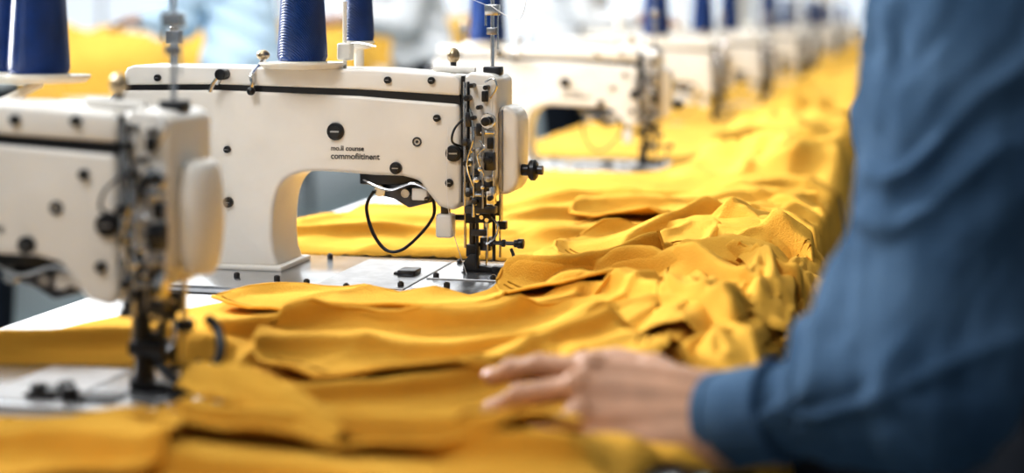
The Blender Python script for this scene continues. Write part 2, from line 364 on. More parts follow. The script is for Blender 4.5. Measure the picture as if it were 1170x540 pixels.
    b.obj('needle_plate',root)
    b=B(); b.box(lx(468),lx(488),-0.062,-0.03,0.0055,0.013,M_DSTEEL,0.0015); b.box(lx(462),lx(470),-0.055,-0.042,0.0055,0.009,M_BLACK,0.001)
    b.obj('edge_guide',root)
    for px,y in [(350,-0.13),(352,0.07),(390,-0.15),(492,-0.14),(512,-0.06),(576,-0.06),(300,-0.12),(512,0.06),(440,-0.17),(540,-0.13)]:
        screw(0.0042,'screw',root,px,0,m=M_DSTEEL,ax='Z').location=(lx(px),y,0.006)
    for txt,zz,sz,x0 in (("mo.II counse",179.5,0.0094,388),("commofiitinent",189,0.0116,388)):
        c=bpy.data.curves.new('maker_lettering','FONT'); c.body=txt; c.size=sz; c.extrude=0.0002; c.offset=0.0002
        o=bpy.data.objects.new('tmp_text',c); COL.objects.link(o)
        dg=bpy.context.evaluated_depsgraph_get(); me=bpy.data.meshes.new_from_object(o.evaluated_get(dg)); bpy.data.objects.remove(o)
        me.materials.clear(); me.materials.append(M_TXT)
        o=bpy.data.objects.new('maker_lettering',me); COL.objects.link(o)
        o.rotation_euler=(math.pi/2,0,0); o.location=(lx(x0),-0.0505,lz(zz)); o.parent=root
GRP='industrial sewing machines in a row'
def copy_machine(src,loc,label,skip=()):
    r=src.copy(); COL.objects.link(r); r.location=loc; r['label']=label
    for ch in list(src.children):
        if ch.name.split('.')[0] in skip: continue
        c=ch.copy(); COL.objects.link(c); c.parent=r
    return r
main=empty('sewing_machine',(-0.049,2.19,TZ+0.007),ANG,'cream industrial sewing machine in sharp focus beside mustard fabric','sewing machine',GRP)
build_machine(main)
fg=copy_machine(main,(-0.342,1.495,TZ+0.007),'cream industrial sewing machine with steel bed plate between mustard cloth folds',('lifting_strap','tension_knob','finger_guard','adjusting_screw','face_cover','bed','slide_plate'))
fg.scale=(1,1,0.965)
th=copy_machine(main,(0.323,3.82,TZ+0.007),'cream industrial sewing machine standing behind the sharp one on the table')
far=[]
Yf=5.35
for k in range(12):
    X=0.323+ROW*(Yf-3.82)+0.07*math.sin(k*2.3)+0.02*k
    r_=copy_machine(main,(X,Yf,TZ+0.007),'distant cream sewing machine in the row on the fabric covered table',('screw','maker_lettering','oil_sight_ring','thread_eyelet','stitch_lever','edge_guide','release_lever'))
    r_.rotation_euler=(0,0,ANG+0.22*math.sin(k*1.9+0.6)); far.append(r_)
    Yf+=1.12+0.14*math.sin(k*3.1)+0.03*k
b=B()
pr=[]
for k in range(0,17):
    a=math.pi*k/16; pr.append((0.004+0.030*math.sin(a)**0.45,-0.056*math.cos(a)))
b.lathe(pr,(0,0,0),M_PAINT2,28); fc=b.obj('face_cover',fg,(lx(585),0.0,lz(177))); fc.scale=(0.56,1.0,1)
out=[(lx(205),-0.085),(lx(560),-0.085)]+[(v.x,v.y) for v in catmull([(lx(575),-0.084,0),(lx(592),-0.068,0),(lx(600),-0.035,0),(lx(601),0.0,0),(lx(600),0.04,0),(lx(590),0.075,0),(lx(570),0.088,0)],4)]+[(lx(205),0.09)]
b=B(); b.prism(out,-0.006,0.005,M_BED,0.002,2,axis='Z'); b.box(lx(215),lx(332),-0.058,0.058,0.003,0.011,M_PAINT,0.003,3); b.obj('bed',fg)
B().box(lx(430),lx(500),-0.07,0.07,0.0045,0.0066,M_STEEL,0.0008,1).obj('slide_plate',fg)
b=B()
b.tube([(0.004,-0.02,0.06),(0.02,-0.022,0.035),(0.045,-0.03,0.022),(0.066,-0.022,0.026),(0.072,-0.005,0.045),(0.064,0.008,0.066),(0.052,0.01,0.076)],0.005,M_BLACK)
b.cyl((0.0,-0.02,0.02),(0.0,-0.02,0.20),0.0065,M_BLACK)
b.cyl((0.02,-0.02,0.03),(0.02,-0.02,0.12),0.004,M_DSTEEL)
b.box(-0.012,0.03,-0.03,-0.008,0.085,0.10,M_BLACK,0.002)
b.box(-0.010,0.026,-0.03,-0.008,0.045,0.058,M_BLACK,0.002)
b.obj('ruffler_arm',fg)
b=B()
for k,(x,y) in enumerate([(-0.09,-0.05),(-0.07,-0.035),(-0.055,-0.055)]): b.cyl((x,y,0.004),(x,y,0.018),0.008,M_BLACK,bev=0.002)
b.box(-0.10,-0.01,-0.06,-0.03,0.004,0.009,M_DSTEEL,0.002)
b.obj('edge_guide',fg)

def spool(wloc,r=0.033,h=0.15,label='cone of navy blue sewing thread on a spool stand'):
    root=empty('thread_spool',wloc,0,label,'thread spool','navy thread spools')
    b=B(); b.lathe([(r*0.55,0),(r*1.0,0),(r*1.02,0.003),(r*0.6,0.006),(r*0.3,h+0.012),(r*0.1,h+0.012)],(0,0,0),M_TRAY); b.obj('spool_core',root)
    pr=[(r*0.6,0.004),(r*0.93,0.004),(r*1.0,0.010),(r*0.98,0.025),(r*0.74,h-0.012),(r*0.68,h-0.004),(r*0.40,h)]
    b=B(); b.lathe(pr,(0,0,0),M_NAVY,40); b.obj('thread_winding',root)
    return root
def tray(root,l,r=0.056,drop=0.0,name='spool_tray'):
    b=B(); x,y,z=l
    b.lathe([(0.006,-0.008),(r*0.9,-0.006),(r,0.0),(r,0.0025),(r*0.93,0.001),(0.006,0.0)],l,M_TRAY,40)
    b.cyl((x,y,z-0.01),(x,y,z+0.14),0.002,M_CHROME,seg=10)
    if drop: b.cyl((x,y,z-drop),(x,y,z-0.004),0.007,M_TRAY)
    return b.obj(name,root)
def l2w(root,l):
    A=root.rotation_euler[2]; c,s=math.cos(A),math.sin(A)
    return (root.location.x+l[0]*c-l[1]*s, root.location.y+l[0]*s+l[1]*c, root.location.z+l[2]*root.scale[2])
lt=(lx(353),-0.045,lz(90)+0.010); tray(main,lt,0.060,drop=0.010); w=l2w(main,lt); spool((w[0],w[1],w[2]+0.0005),0.035,0.17)
lt=(lx(388),0.07,lz(60)); tray(main,lt,0.020,drop=0.055); w=l2w(main,lt); spool((w[0],w[1],w[2]+0.0005),0.022,0.13)
b=B(); b.cyl((lx(393),-0.01,lz(100)),(lx(393),-0.01,lz(10)),0.003,M_TRAY); b.box(lx(386),lx(402),-0.02,0.0,lz(78),lz(58),M_TRAY,0.003,3); b.tube([(lx(393),-0.01,lz(60)),(lx(410),-0.01,lz(58)),(lx(430),-0.01,lz(62))],0.0015,M_CHROME); b.obj('thread_rod',main)
lt=(-0.270,0.26,0.300); b=B()
b.tube([(-0.27,0.04,0.25),(-0.27,0.12,0.26),(-0.27,0.26,0.292)],0.006,M_TRAY); b.obj('stand_bracket',fg)
tray(fg,lt,0.058); w=l2w(fg,lt); spool((w[0],w[1],w[2]+0.0005),0.035,0.17)
lt=(-0.345,0.33,0.300); tray(fg,lt,0.05); w=l2w(fg,lt); spool((w[0],w[1],w[2]+0.0005),0.033,0.17)
b=B(); b.tube([(-0.27,0.26,0.292),(-0.31,0.30,0.292),(-0.345,0.33,0.292)],0.005,M_TRAY); b.obj('stand_bracket',fg)
lt=(-0.395,0.0,0.295); tray(th,lt,0.06,drop=0.022); w=l2w(th,lt); spool((w[0],w[1],w[2]+0.0005),0.047,0.20)
for q,f in enumerate(far):
    lt=(-0.2-0.05*math.sin(q*2),0.0,0.295); tray(f,lt,0.05,drop=0.022)
    w=l2w(f,lt); spool((w[0],w[1],w[2]+0.0005),0.047,0.20)
    b=B(); x0=-0.33; b.cyl((x0,0.06,0.0),(x0,0.06,0.62),0.012,M_TRAY); b.cyl((x0-0.14,0.06,0.60),(x0+0.16,0.06,0.60),0.009,M_TRAY); b.box(x0-0.12,x0+0.12,0.01,0.11,0.30,0.315,M_TRAY,0.003); b.obj('thread_stand',f)
B().tube([(lx(560),-0.004,lz(14)),(lx(600),-0.03,lz(30)),(lx(612),-0.04,lz(-20))],0.0006,M_WTH,n=6,seg=5).obj('thread',main)
B().tube([(lx(525),-0.06,lz(150)),(lx(526),-0.062,lz(240)),(lx(540),-0.03,lz(318))],0.0005,M_WTH,n=6,seg=5).obj('thread',main)
B().tube([(lx(360),-0.02,lz(-30)),(lx(460),-0.01,lz(-20)),(lx(556),-0.004,lz(14))],0.0005,M_WTH,n=6,seg=5).obj('thread',main)

# ------------------------------------------------------------ tables
def xr(Y): return 0.153+ROW*(Y-1.34)
def xl(Y): return -0.40+ROW*(Y-2.71)
def table(y0,y1,xlf,xrf,label):
    root=empty('work_table',((xlf(y0)+xrf(y0))/2,y0,0),0,label,'table')
    ox,oy=root.location.x,root.location.y
    t=B(); bm=bmesh.new()
    q=[(xlf(y0),y0),(xrf(y0),y0),(xrf(y1),y1),(xlf(y1),y1)]
    vs=[bm.verts.new((x-ox,y-oy,TZ-0.03)) for x,y in q]; f=bm.faces.new(vs)
    r=bmesh.ops.extrude_face_region(bm,geom=[f])
    for v in [g for g in r['geom'] if isinstance(g,bmesh.types.BMVert)]: v.co.z=TZ
    t._add(bm,M_TABLE,0.004,2); t.obj('tabletop',root)
    y=y0+0.08
    while y<y1-0.03:
        for x in (xlf(y)+0.06,xrf(y)-0.08):
            B().box(-0.02,0.02,-0.02,0.02,0,TZ-0.031,M_STEEL,0.003).obj('table_leg',root,(x-ox,y-oy,0))
        y+=1.9
    return root
table(0.75,22,xl,xr,'long white laminate work table carrying machines and mustard fabric')
def xl2(Y): return -2.35+ROW*(Y-8)
def xr2(Y): return -1.45+ROW*(Y-8)
table(5.5,18,xl2,xr2,'white laminate table across the aisle heaped with mustard fabric')

# ------------------------------------------------------------ sculpted cloth
RIDGES=[
 ([(-.38,1.84),(-.322,1.70),(-.26,1.70),(-.179,1.74),(-.062,1.72),(.015,1.80),(.104,1.91),(.17,2.02)],.024,.14,.012),
 ([(-.30,1.56),(-.22,1.60),(-.152,1.61),(-.023,1.595),(.061,1.65),(.14,1.73)],.020,.10,.012),
 ([(-.60,1.64),(-.50,1.645),(-.40,1.66),(-.33,1.65),(-.27,1.58)],.022,.06,.018),
 ([(-.28,1.40),(-.22,1.39),(-.108,1.450),(-.021,1.485),(.048,1.55),(.12,1.60)],.024,.09,.012),
 ([(-.22,1.29),(-.14,1.33),(-.07,1.345),(.0,1.30)],.018,.06,.012),
 ([(-.05,2.05),(.03,1.98),(.10,2.01),(.17,2.07),(.22,2.15)],.042,.09,.016),
 ([(.13,2.20),(.20,2.30),(.30,2.35),(.39,2.32),(.45,2.24)],.030,.12,.014),
 ([(.02,2.42),(.12,2.47),(.25,2.56),(.40,2.60),(.52,2.56)],.022,.18,.020),
 ([(-.02,2.62),(.12,2.72),(.28,2.74),(.45,2.80),(.60,2.76)],.022,.20,.022),
 ([(.00,2.92),(.16,3.0),(.36,2.98),(.52,3.06),(.68,3.0)],.022,.22,.022),
 ([(-.46,2.48),(-.32,2.48),(-.18,2.53),(-.04,2.48),(.05,2.43)],.018,.10,.014),
 ([(-.40,2.62),(-.28,2.68),(-.12,2.66),(.02,2.72)],.014,.12,.016),
 ([(-.28,2.82),(-.15,2.86),(-.04,2.84),(.08,2.9)],.012,.12,.018),
 ([(-.31,1.34),(-.25,1.29),(-.18,1.275),(-.09,1.25),(.0,1.21),(.07,1.19)],.030,.10,.013),
 ([(-.66,1.26),(-.50,1.27),(-.38,1.25),(-.28,1.20),(-.16,1.17),(-.05,1.11)],.028,.12,.015),
 ([(-.64,1.13),(-.45,1.12),(-.30,1.09),(-.12,1.05),(.0,1.0)],.030,.12,.018),
 ([(.02,1.92),(.09,1.86),(.16,1.76),(.20,1.66),(.22,1.56)],.030,.08,.010),
 ([(.10,2.02),(.18,1.96),(.24,1.86),(.28,1.74),(.30,1.66)],.036,.08,.010),
 ([(.18,2.14),(.26,2.08),(.32,1.98),(.36,1.86)],.038,.08,.010),
 ([(.26,2.28),(.34,2.22),(.40,2.12),(.43,2.02)],.036,.08,.010),
 ([(.34,2.50),(.42,2.42),(.48,2.30),(.50,2.20)],.028,.09,.012),
 ([(.42,2.76),(.50,2.68),(.56,2.54),(.58,2.44)],.024,.10,.014),
]
RPREP=[]
for pts,h,wb,wf in RIDGES:
    pp=np.array([(p.x,p.y) for p in catmull([(a,b_,0) for a,b_ in pts],5)]); RPREP.append((pp,h,wb,wf))
def sstep(a,b_,x): 
    t=np.clip((x-a)/(b_-a),0,1); return t*t*(3-2*t)
def hridge(x,y):
    xw=x+0.026*(vn(x*7+3,y*7,1)-0.5)*2; yw=y+0.026*(vn(x*7,y*7+8,2)-0.5)*2
    acc=np.zeros(x.shape)
    for n_,(pp,h,wb,wf) in enumerate(RPREP):
        lo=pp.min(0)-wb*1.1; hi=pp.max(0)+wb*1.1
        mk=(xw>lo[0])&(xw<hi[0])&(yw>lo[1])&(yw<hi[1])
        if not mk.any(): continue
        X=xw[mk]; Y=yw[mk]; best=np.full(X.shape,9.0); tt=np.zeros(X.shape); sg=np.zeros(X.shape)
        N=len(pp)-1
        for i in range(N):
            ax,ay=pp[i]; dx,dy=pp[i+1]-pp[i]
            t=np.clip(((X-ax)*dx+(Y-ay)*dy)/(dx*dx+dy*dy),0,1)
            ex=X-ax-t*dx; ey=Y-ay-t*dy; d=np.hypot(ex,ey); m_=d<best
            best=np.where(m_,d,best); tt=np.where(m_,(i+t)/N,tt); sg=np.where(m_,dx*ey-dy*ex,sg)
        q=np.minimum(best/wb,1)
        back=(1-q)**1.4*(1+0.4*q)
        front=np.exp(-(best/wf)**1.5)
        pr=np.where(sg>0,back,front)*sstep(0,0.16,tt)*sstep(0,0.14,1-tt)*(0.8+0.4*vn(tt*5+n_,tt*0+n_,3))
        acc[mk]+=(h*pr)**3
    return acc**(1/3)
def wrink(x,y,s=0):
    u=x-xr(y)
    wx=x+.030*(vn(x*6+s,y*6,1)-.5)*2; wy=y+.030*(vn(x*6+4,y*6+s,2)-.5)*2
    calm=1-0.42*(1-sstep(-.24,-.10,u))*(1-sstep(2.1,2.5,y)*0.3)
    m1=sstep(.40,.75,vn(x*4+2+s,y*5,3))
    p=wx*.94+wy*.34; q=-wx*.34+wy*.94
    p2=wx*.75-wy*.66; q2=wx*.66+wy*.75
    f1=tri(p*6+s*1.7,q*12+s,5)*0.016
    f2=tri(p2*9+s*2.3,q2*14+s,6)*0.013
    f3=tri(p*20+s,q2*24+s,1)*0.0065
    a=ridged(wx*3.0+wy*1.5+s,wy*11-wx*6,5)**6*0.009*m1
    rz_=sstep(-.24,-.10,u)*sstep(1.38,1.55,y)*(1-sstep(2.3,2.8,y)*0.75)
    c=rz_*(tri((wx*.7+.7*wy)*11,(wy*.7-.7*wx)*20+s,7)*0.018+ridged((wx+.6*wy)*9,(wy-.8*wx)*14,2)**5*0.014)
    return (f1+f2+f3+a)*calm+c-0.007
HA=np.array([.21,1.325]); HB=np.array([-.02,1.395])
def surf(x,y,lift=0.0,s=0):
    hr=hridge(x,y); h=0.012+lift+hr+wrink(x,y,s)
    d=HB-HA; t=np.clip(((x-HA[0])*d[0]+(y-HA[1])*d[1])/(d@d),0,1)
    ds=np.hypot(x-HA[0]-t*d[0],y-HA[1]-t*d[1]); k=np.exp(-(ds/0.070)**4)
    cap=0.004+0.006*t+0.15*np.clip(h,0,.06)
    h=np.minimum(h,h*(1-k)+cap*k); hr=hr*(1-k)
    return TZ+np.maximum(h,0.004),hr
def hz(x,y,lift=0.0):
    z,_=surf(np.array([x]),np.array([y]),lift); return float(z[0])
def garment(poly,label,lift=0.0,sp=0.0042,seams=(),mat_=M_CLOTH,lean=0.75,edge=0.02,overlay=False,s=0):
    pv=catmull([(a,b_,0) for a,b_ in poly],5,True); pp=np.array([(p.x,p.y) for p in pv])
    lo=pp.min(0)-sp*2; hi=pp.max(0)+sp*2
    nx=int((hi[0]-lo[0])/sp)+1; ny=int((hi[1]-lo[1])/sp)+1
    X,Y=np.meshgrid(lo[0]+np.arange(nx)*sp,lo[1]+np.arange(ny)*sp,indexing='ij')
    inside=np.zeros(X.shape,bool); best=np.full(X.shape,9.0); nxp=X.copy(); nyp=Y.copy()
    n=len(pp)
    for i in range(n):
        ax,ay=pp[i]; bx,by=pp[(i+1)%n]
        c=((ay>Y)!=(by>Y)); 
        if by!=ay: inside^= c&(X<(bx-ax)*(Y-ay)/(by-ay)+ax)
        dx,dy=bx-ax,by-ay; t=np.clip(((X-ax)*dx+(Y-ay)*dy)/(dx*dx+dy*dy+1e-12),0,1)
        qx=ax+t*dx; qy=ay+t*dy; d=np.hypot(X-qx,Y-qy); m_=d<best
        best=np.where(m_,d,best); nxp=np.where(m_,qx,nxp); nyp=np.where(m_,qy,nyp)
    keep=inside|(best<sp*0.9)
    out=keep&~inside
    X=np.where(out,nxp,X); Y=np.where(out,nyp,Y); sd=np.where(inside,best,0)
    def place(X,Y,sd):
        z,hr=surf(X,Y,0.0 if overlay else lift,0 if overlay else s)
        if overlay:
            z=z+lift+0.012*np.exp(-(sd/0.014)**2)*vn(X*22,Y*22,3)+0.30*wrink(X,Y,s+7)*np.clip(sd/0.03,0,1)
            hl=hr+0.3*(z-lift-TZ-hr)
        else:
            e=np.sqrt(np.clip(sd/edge,0,1)); 
            z=TZ+0.003+lift*0.6+(z-TZ-0.003-lift*0.6)*(0.25+0.75*e)
            hl=(hr+0.3*(z-TZ-hr))*e
        Yo=Y.copy(); Y=Y-lean*hl
        u=X-xr(Yo); over=np.clip(u-0.055,0,None)
        z=z-2.6*over-0.45*np.clip(u+0.0,0,None)
        X=np.where(u>0.055,X-over*0.72+sstep(0,.04,over)*0.02*(ridged(Yo*13,Yo*0+1,3)-0.5),X)
        return X,Y,z
    X,Y,z=place(X,Y,sd)
    ids=-np.ones(X.shape,int); ids[keep]=np.arange(keep.sum())
    q=keep[:-1,:-1]&keep[1:,:-1]&keep[1:,1:]&keep[:-1,1:]
    F=np.stack([ids[:-1,:-1][q],ids[1:,:-1][q],ids[1:,1:][q],ids[:-1,1:][q]],-1)
    P=np.stack([X[keep],Y[keep],z[keep]],-1)
    org=np.array([P[:,0].mean(),P[:,1].mean(),TZ])
    me=bpy.data.meshes.new('mustard_fabric'); me.from_pydata((P-org).tolist(),[],F.tolist())
    bm=bmesh.new(); bm.from_mesh(me)
    bmesh.ops.delete(bm,geom=[v for v in bm.verts if not v.link_faces],context='VERTS')
    bmesh.ops.smooth_vert(bm,verts=bm.verts,factor=0.25,use_axis_x=True,use_axis_y=True,use_axis_z=True)
    for f in bm.faces: f.smooth=True
    bm.to_mesh(me); bm.free(); me.materials.append(mat_)
    o=bpy.data.objects.new('mustard_fabric',me); COL.objects.link(o); o.location=org
    md=o.modifiers.new('sol','SOLIDIFY'); md.thickness=0.0026; md.offset=0
    md=o.modifiers.new('sub','SUBSURF'); md.levels=1; md.render_levels=1
    top(o,label,'fabric','mustard cotton garment pieces')
    if overlay:
        EX,EY,EZ=place(pp[:,0].copy(),pp[:,1].copy(),np.zeros(len(pp)))
        E=[Vector((float(a),float(b_),float(c_)))-Vector(org.tolist()) for a,b_,c_ in zip(EX,EY,EZ)]; E.append(E[0].copy())
        B().tube(E,0.0024,mat_,raw=True,seg=8).obj('rolled_hem',o)
    for spts in seams:
        c=catmull([(a,b_,0) for a,b_ in spts],8)
        A=np.array([p.x for p in c]); Bq=np.array([p.y for p in c]); dmin=np.full(A.shape,9.0)
        for i in range(n):
            ax,ay=pp[i]; bx,by=pp[(i+1)%n]; dx,dy=bx-ax,by-ay
            t=np.clip(((A-ax)*dx+(Bq-ay)*dy)/(dx*dx+dy*dy+1e-12),0,1); dmin=np.minimum(dmin,np.hypot(A-ax-t*dx,Bq-ay-t*dy))
        SX,SY,SZ=place(A,Bq,dmin)
        pts=[Vector((float(a),float(b_),float(c_)+0.0015))-Vector(org.tolist()) for a,b_,c_ in zip(SX,SY,SZ)]
        B().tube(pts,0.0014,M_SEAM,raw=True,seg=6).obj('hem_seam',o)
    return o
garment([(-.68,.92),(.02,.92),(.08,1.16),(.12,1.29),(.02,1.385),(-.10,1.38),(-.20,1.39),(-.27,1.37),(-.32,1.345),(-.42,1.335),(-.68,1.335)],'loosely rumpled mustard cotton cloth in front of a steel machine bed',0.0)
garment([(-.27,1.35),(-.1,1.33),(.08,1.27),(.16,1.27),(.25,1.42),(.32,1.60),(.42,1.85),(.50,2.15),(.55,2.38),(.35,2.44),(.10,2.43),(.035,2.36),(.022,2.22),(-.005,2.07),(-.07,1.985),(-.18,1.985),(-.29,1.99),(-.38,1.94),(-.455,1.86),(-.53,1.74),(-.60,1.67),(-.60,1.615),(-.45,1.605),(-.31,1.605),(-.262,1.53),(-.255,1.44)],
   'mustard cotton cloth with sweeping folds beside the sharp machine',0.002,s=3,
   seams=[[(.24,1.70),(.29,1.85),(.32,2.02),(.34,2.14)],[(.247,1.70),(.297,1.85),(.327,2.02),(.347,2.14)]])
garment([(-.47,2.41),(-.36,2.385),(-.06,2.33),(.03,2.30),(.15,2.22),(.40,2.18),(.57,2.25),(.66,2.55),(.78,3.0),(.88,3.42),(.4,3.46),(.06,3.46),(-.06,3.3),(-.16,3.05),(-.27,2.88),(-.38,2.68),(-.45,2.52)],
   'mustard cotton cloth spread behind the sharp machine',0.0,0.006,s=1,
   seams=[[(.05,2.50),(.2,2.60),(.38,2.66),(.52,2.62)],[(.3,2.85),(.45,2.88),(.6,2.84)]])
garment([(-.245,1.54),(-.14,1.475),(-.03,1.475),(.07,1.475),(.135,1.455),(.165,1.60),(.185,1.78),(.13,1.84),(.03,1.79),(-.08,1.72),(-.18,1.73),(-.25,1.68)],
   'smooth mustard garment panel with a double stitched hem',0.009,overlay=True,s=2,
   seams=[[(.126,1.475),(.154,1.60),(.172,1.77)],[(.116,1.48),(.144,1.60),(.162,1.77)],[(-.23,1.55),(-.14,1.488),(-.03,1.488),(.07,1.488)]])
garment([(.06,2.22),(.13,2.14),(.24,2.16),(.33,2.08),(.41,2.13),(.45,2.32),(.40,2.46),(.25,2.50),(.12,2.42)],
   'mustard garment panel with stitched edge on the cloth heap',0.012,overlay=True,s=4,
   seams=[[(.075,2.225),(.135,2.155),(.24,2.175),(.33,2.095),(.40,2.145)],[(.082,2.235),(.14,2.165),(.24,2.187),(.33,2.107),(.40,2.157)]])
garment([(.15,1.60),(.22,1.55),(.275,1.66),(.30,1.82),(.31,1.98),(.24,2.02),(.19,1.92),(.17,1.76)],
   'narrow mustard garment panel hanging toward the table edge',0.013,overlay=True,s=5,
   seams=[[(.225,1.57),(.265,1.67),(.29,1.82),(.30,1.97)],[(.217,1.575),(.256,1.675),(.281,1.82),(.291,1.97)]])
garment([(-.02,1.98),(.04,1.90),(.12,1.86),(.18,1.90),(.22,2.02),(.16,2.12),(.08,2.14),(.02,2.08)],
   'mustard trouser leg piece folded over beside the machine',0.010,overlay=True,s=13,
   seams=[[(-.01,1.985),(.045,1.912),(.12,1.873),(.172,1.908)],[(-.005,1.995),(.05,1.922),(.12,1.885),(.165,1.918)]])
garment([(-.36,1.90),(-.26,1.84),(-.14,1.83),(-.06,1.80),(-.01,1.86),(-.06,1.93),(-.16,1.955),(-.28,1.965)],
   'mustard garment piece tucked along the machine bed',0.006,overlay=True,s=11,
   seams=[[(-.35,1.905),(-.26,1.853),(-.14,1.843),(-.06,1.813)]])
garment([(-.30,1.255),(-.22,1.22),(-.08,1.21),(.02,1.20),(.05,1.25),(-.04,1.30),(-.14,1.325),(-.24,1.33)],
   'mustard garment panel resting on rumpled cloth',0.008,overlay=True,s=6,
   seams=[[(-.22,1.235),(-.08,1.222),(.02,1.212)]])
garment([(-.62,1.16),(-.50,1.12),(-.36,1.13),(-.26,1.17),(-.27,1.27),(-.36,1.305),(-.52,1.315),(-.64,1.30)],
   'broad mustard garment panel lying in front of the machine bed',0.008,overlay=True,s=9)
garment([(.10,2.62),(.22,2.56),(.36,2.52),(.50,2.50),(.56,2.68),(.50,2.86),(.34,2.90),(.16,2.84)],
   'flat mustard garment panel lying behind the cloth heap',0.008,0.0055,overlay=True,s=15,
   seams=[[(.11,2.635),(.22,2.575),(.36,2.535),(.49,2.515)]])

def bundle(path,width,layers,gap,seed,label,taper=0.25,name='folded_garment'):
    c=catmull(path,12); N=len(c)
    M=14; sec=[]
    for k in range(layers):
        xs=np.linspace(-1,1,M) if k%2==0 else np.linspace(1,-1,M)
        for x in xs: sec.append((x,k,0.0))
        if k<layers-1:
            sgn=1 if k%2==0 else -1
            for a in (0.25,0.5,0.75): sec.append((sgn,k+a,math.sin(a*math.pi)*0.55))
    vs=[]; S=len(sec)
    for i,p in enumerate(c):
        t=i/(N-1); d=(c[min(i+1,N-1)]-c[max(i-1,0)]); d.normalize()
        side=Vector((d.y,-d.x,0)).normalized(); up=side.cross(d).normalized()
        if up.z<0: up=-up
        wd=width*0.5*(1-taper*t)*(0.8+0.4*float(vn(t*4+seed,seed*1.7,1)))
        for (x,k,b_) in sec:
            sgn=1 if x>=0 else -1
            off=wd*x*(1-0.06*k+0.26*(float(vn(k*1.7+seed,t*3.2,2))-0.5)*2)+sgn*b_*gap
            zz=gap*k*(0.6+0.6*float(vn(x*1.8+seed,k*1.3+t*4,3)))+0.008*float(ridged(x*2.3+seed,t*6+k*0.4,4))**2*(0.5+0.3*k)+(1-x*x)*gap*0.4*(k>0)-0.012*abs(x)**3
            along=0.018*(float(vn(x*1.5+k*2.3,seed*3.1,5))-0.5)*2*(1 if t>0.85 or t<0.15 else 0.3)
            vs.append(p+side*off+up*zz+d*along)
    org=c[0].copy()
    me=bpy.data.meshes.new(name)
    F=[(i*S+j,i*S+j+1,(i+1)*S+j+1,(i+1)*S+j) for i in range(N-1) for j in range(S-1)]
    me.from_pydata([tuple(v-org) for v in vs],[],F); me.polygons.foreach_set('use_smooth',[True]*len(F)); me.materials.append(M_CLOTH)
    o=bpy.data.objects.new(name,me); COL.objects.link(o); o.location=org
    md=o.modifiers.new('sol','SOLIDIFY'); md.thickness=0.0024; md.offset=0
    md=o.modifiers.new('sub','SUBSURF'); md.levels=1; md.render_levels=1
    top(o,label,'fabric','mustard cotton garment pieces'); return o
def P3(x,y,dz): 
    u=x-xr(y); return (x,y,min(hz(x,y,0.004),TZ+0.040)+dz-0.45*max(u,0)-2.0*max(u-0.06,0))
L1='mustard garment folded in layers on the heap by the table edge'
bundle([P3(.155,1.56,.000),P3(.19,1.66,.004),P3(.215,1.78,.003),P3(.22,1.90,-.01)],.075,3,.010,1,L1)
bundle([P3(.245,1.62,-.010),P3(.275,1.74,.008),P3(.30,1.88,.008),P3(.31,2.0,-.01)],.08,4,.011,2,L1)
bundle([P3(.36,1.98,-.03),P3(.30,2.02,.008),P3(.23,2.06,.008),P3(.15,2.12,-.015)],.10,3,.013,3,L1)
bundle([P3(.45,2.14,-.03),P3(.385,2.18,.009),P3(.30,2.24,.008),P3(.22,2.32,-.02)],.11,3,.013,4,L1)
bundle([P3(.21,1.45,-.012),P3(.215,1.54,.002),P3(.245,1.62,.003),P3(.27,1.72,-.01)],.06,3,.009,5,L1)
bundle([P3(.335,1.84,-.03),P3(.35,1.95,.0),P3(.38,2.06,.002),P3(.40,2.18,-.015)],.07,4,.010,6,L1)
bundle([(-.300,1.48,TZ+.028),(-.262,1.40,TZ+.044),(-.215,1.33,TZ+.050),(-.165,1.27,TZ+.046),(-.13,1.23,TZ+.03)],.034,2,.007,8,'narrow folded mustard cloth strip lying across the cloth',0.1,'cloth_strip')

def farcloth(y0,y1,sp,seed,a0,a1,label):
    nu=int((a1-a0)/sp)+1; nv=int((y1-y0)/sp)+1
    U,V=np.meshgrid(np.linspace(a0,a1,nu),np.linspace(y0,y1,nv),indexing='ij')
    X=xr(V)+U
    hh=0.010+0.060*ridged(U*4+V*1.2+seed+1.5*vn(U*5,V*5,2),V*3.0-U*1.5,seed)**2.6+0.030*ridged(U*9,V*6+U*4,seed+1)**3+0.02*tri(U*9+V*3,V*8-U*5,3)
    lane=sstep(-.36,-.22,U); hh=hh*(0.15+0.85*lane)*np.clip((V-y0)/0.1+0.05,0,1)
    V2=V-0.6*hh
    z=TZ+0.004+hh; z=np.where(U>0.05,z-2.4*(U-0.05),z); X=np.where(U>0.05,xr(V)+0.05+(U-0.05)*0.3+0.02*vn(V*9,U*9,seed),X)
    org=np.array([X.mean(),V.mean(),TZ])
    me=bpy.data.meshes.new('mustard_fabric'); idx=np.arange(nu*nv).reshape(nu,nv)
    F=np.stack([idx[:-1,:-1],idx[1:,:-1],idx[1:,1:],idx[:-1,1:]],-1).reshape(-1,4)
    me.from_pydata((np.stack([X,V2,z],-1).reshape(-1,3)-org).tolist(),[],F.tolist())
    me.polygons.foreach_set('use_smooth',[True]*len(me.polygons)); me.materials.append(M_CLOTH2)
    o=bpy.data.objects.new('mustard_fabric',me); COL.objects.link(o); o.location=org
    top(o,label,'fabric','mustard cotton garment pieces')
farcloth(3.34,5.4,0.014,2,-0.84,0.20,'mustard cloth heaped along the far table')
farcloth(5.35,8.7,0.025,4,-0.8,0.20,'mustard cloth heaped along the far table')
farcloth(8.65,21.8,0.04,5,-0.8,0.20,'mustard cloth heaped along the far table')
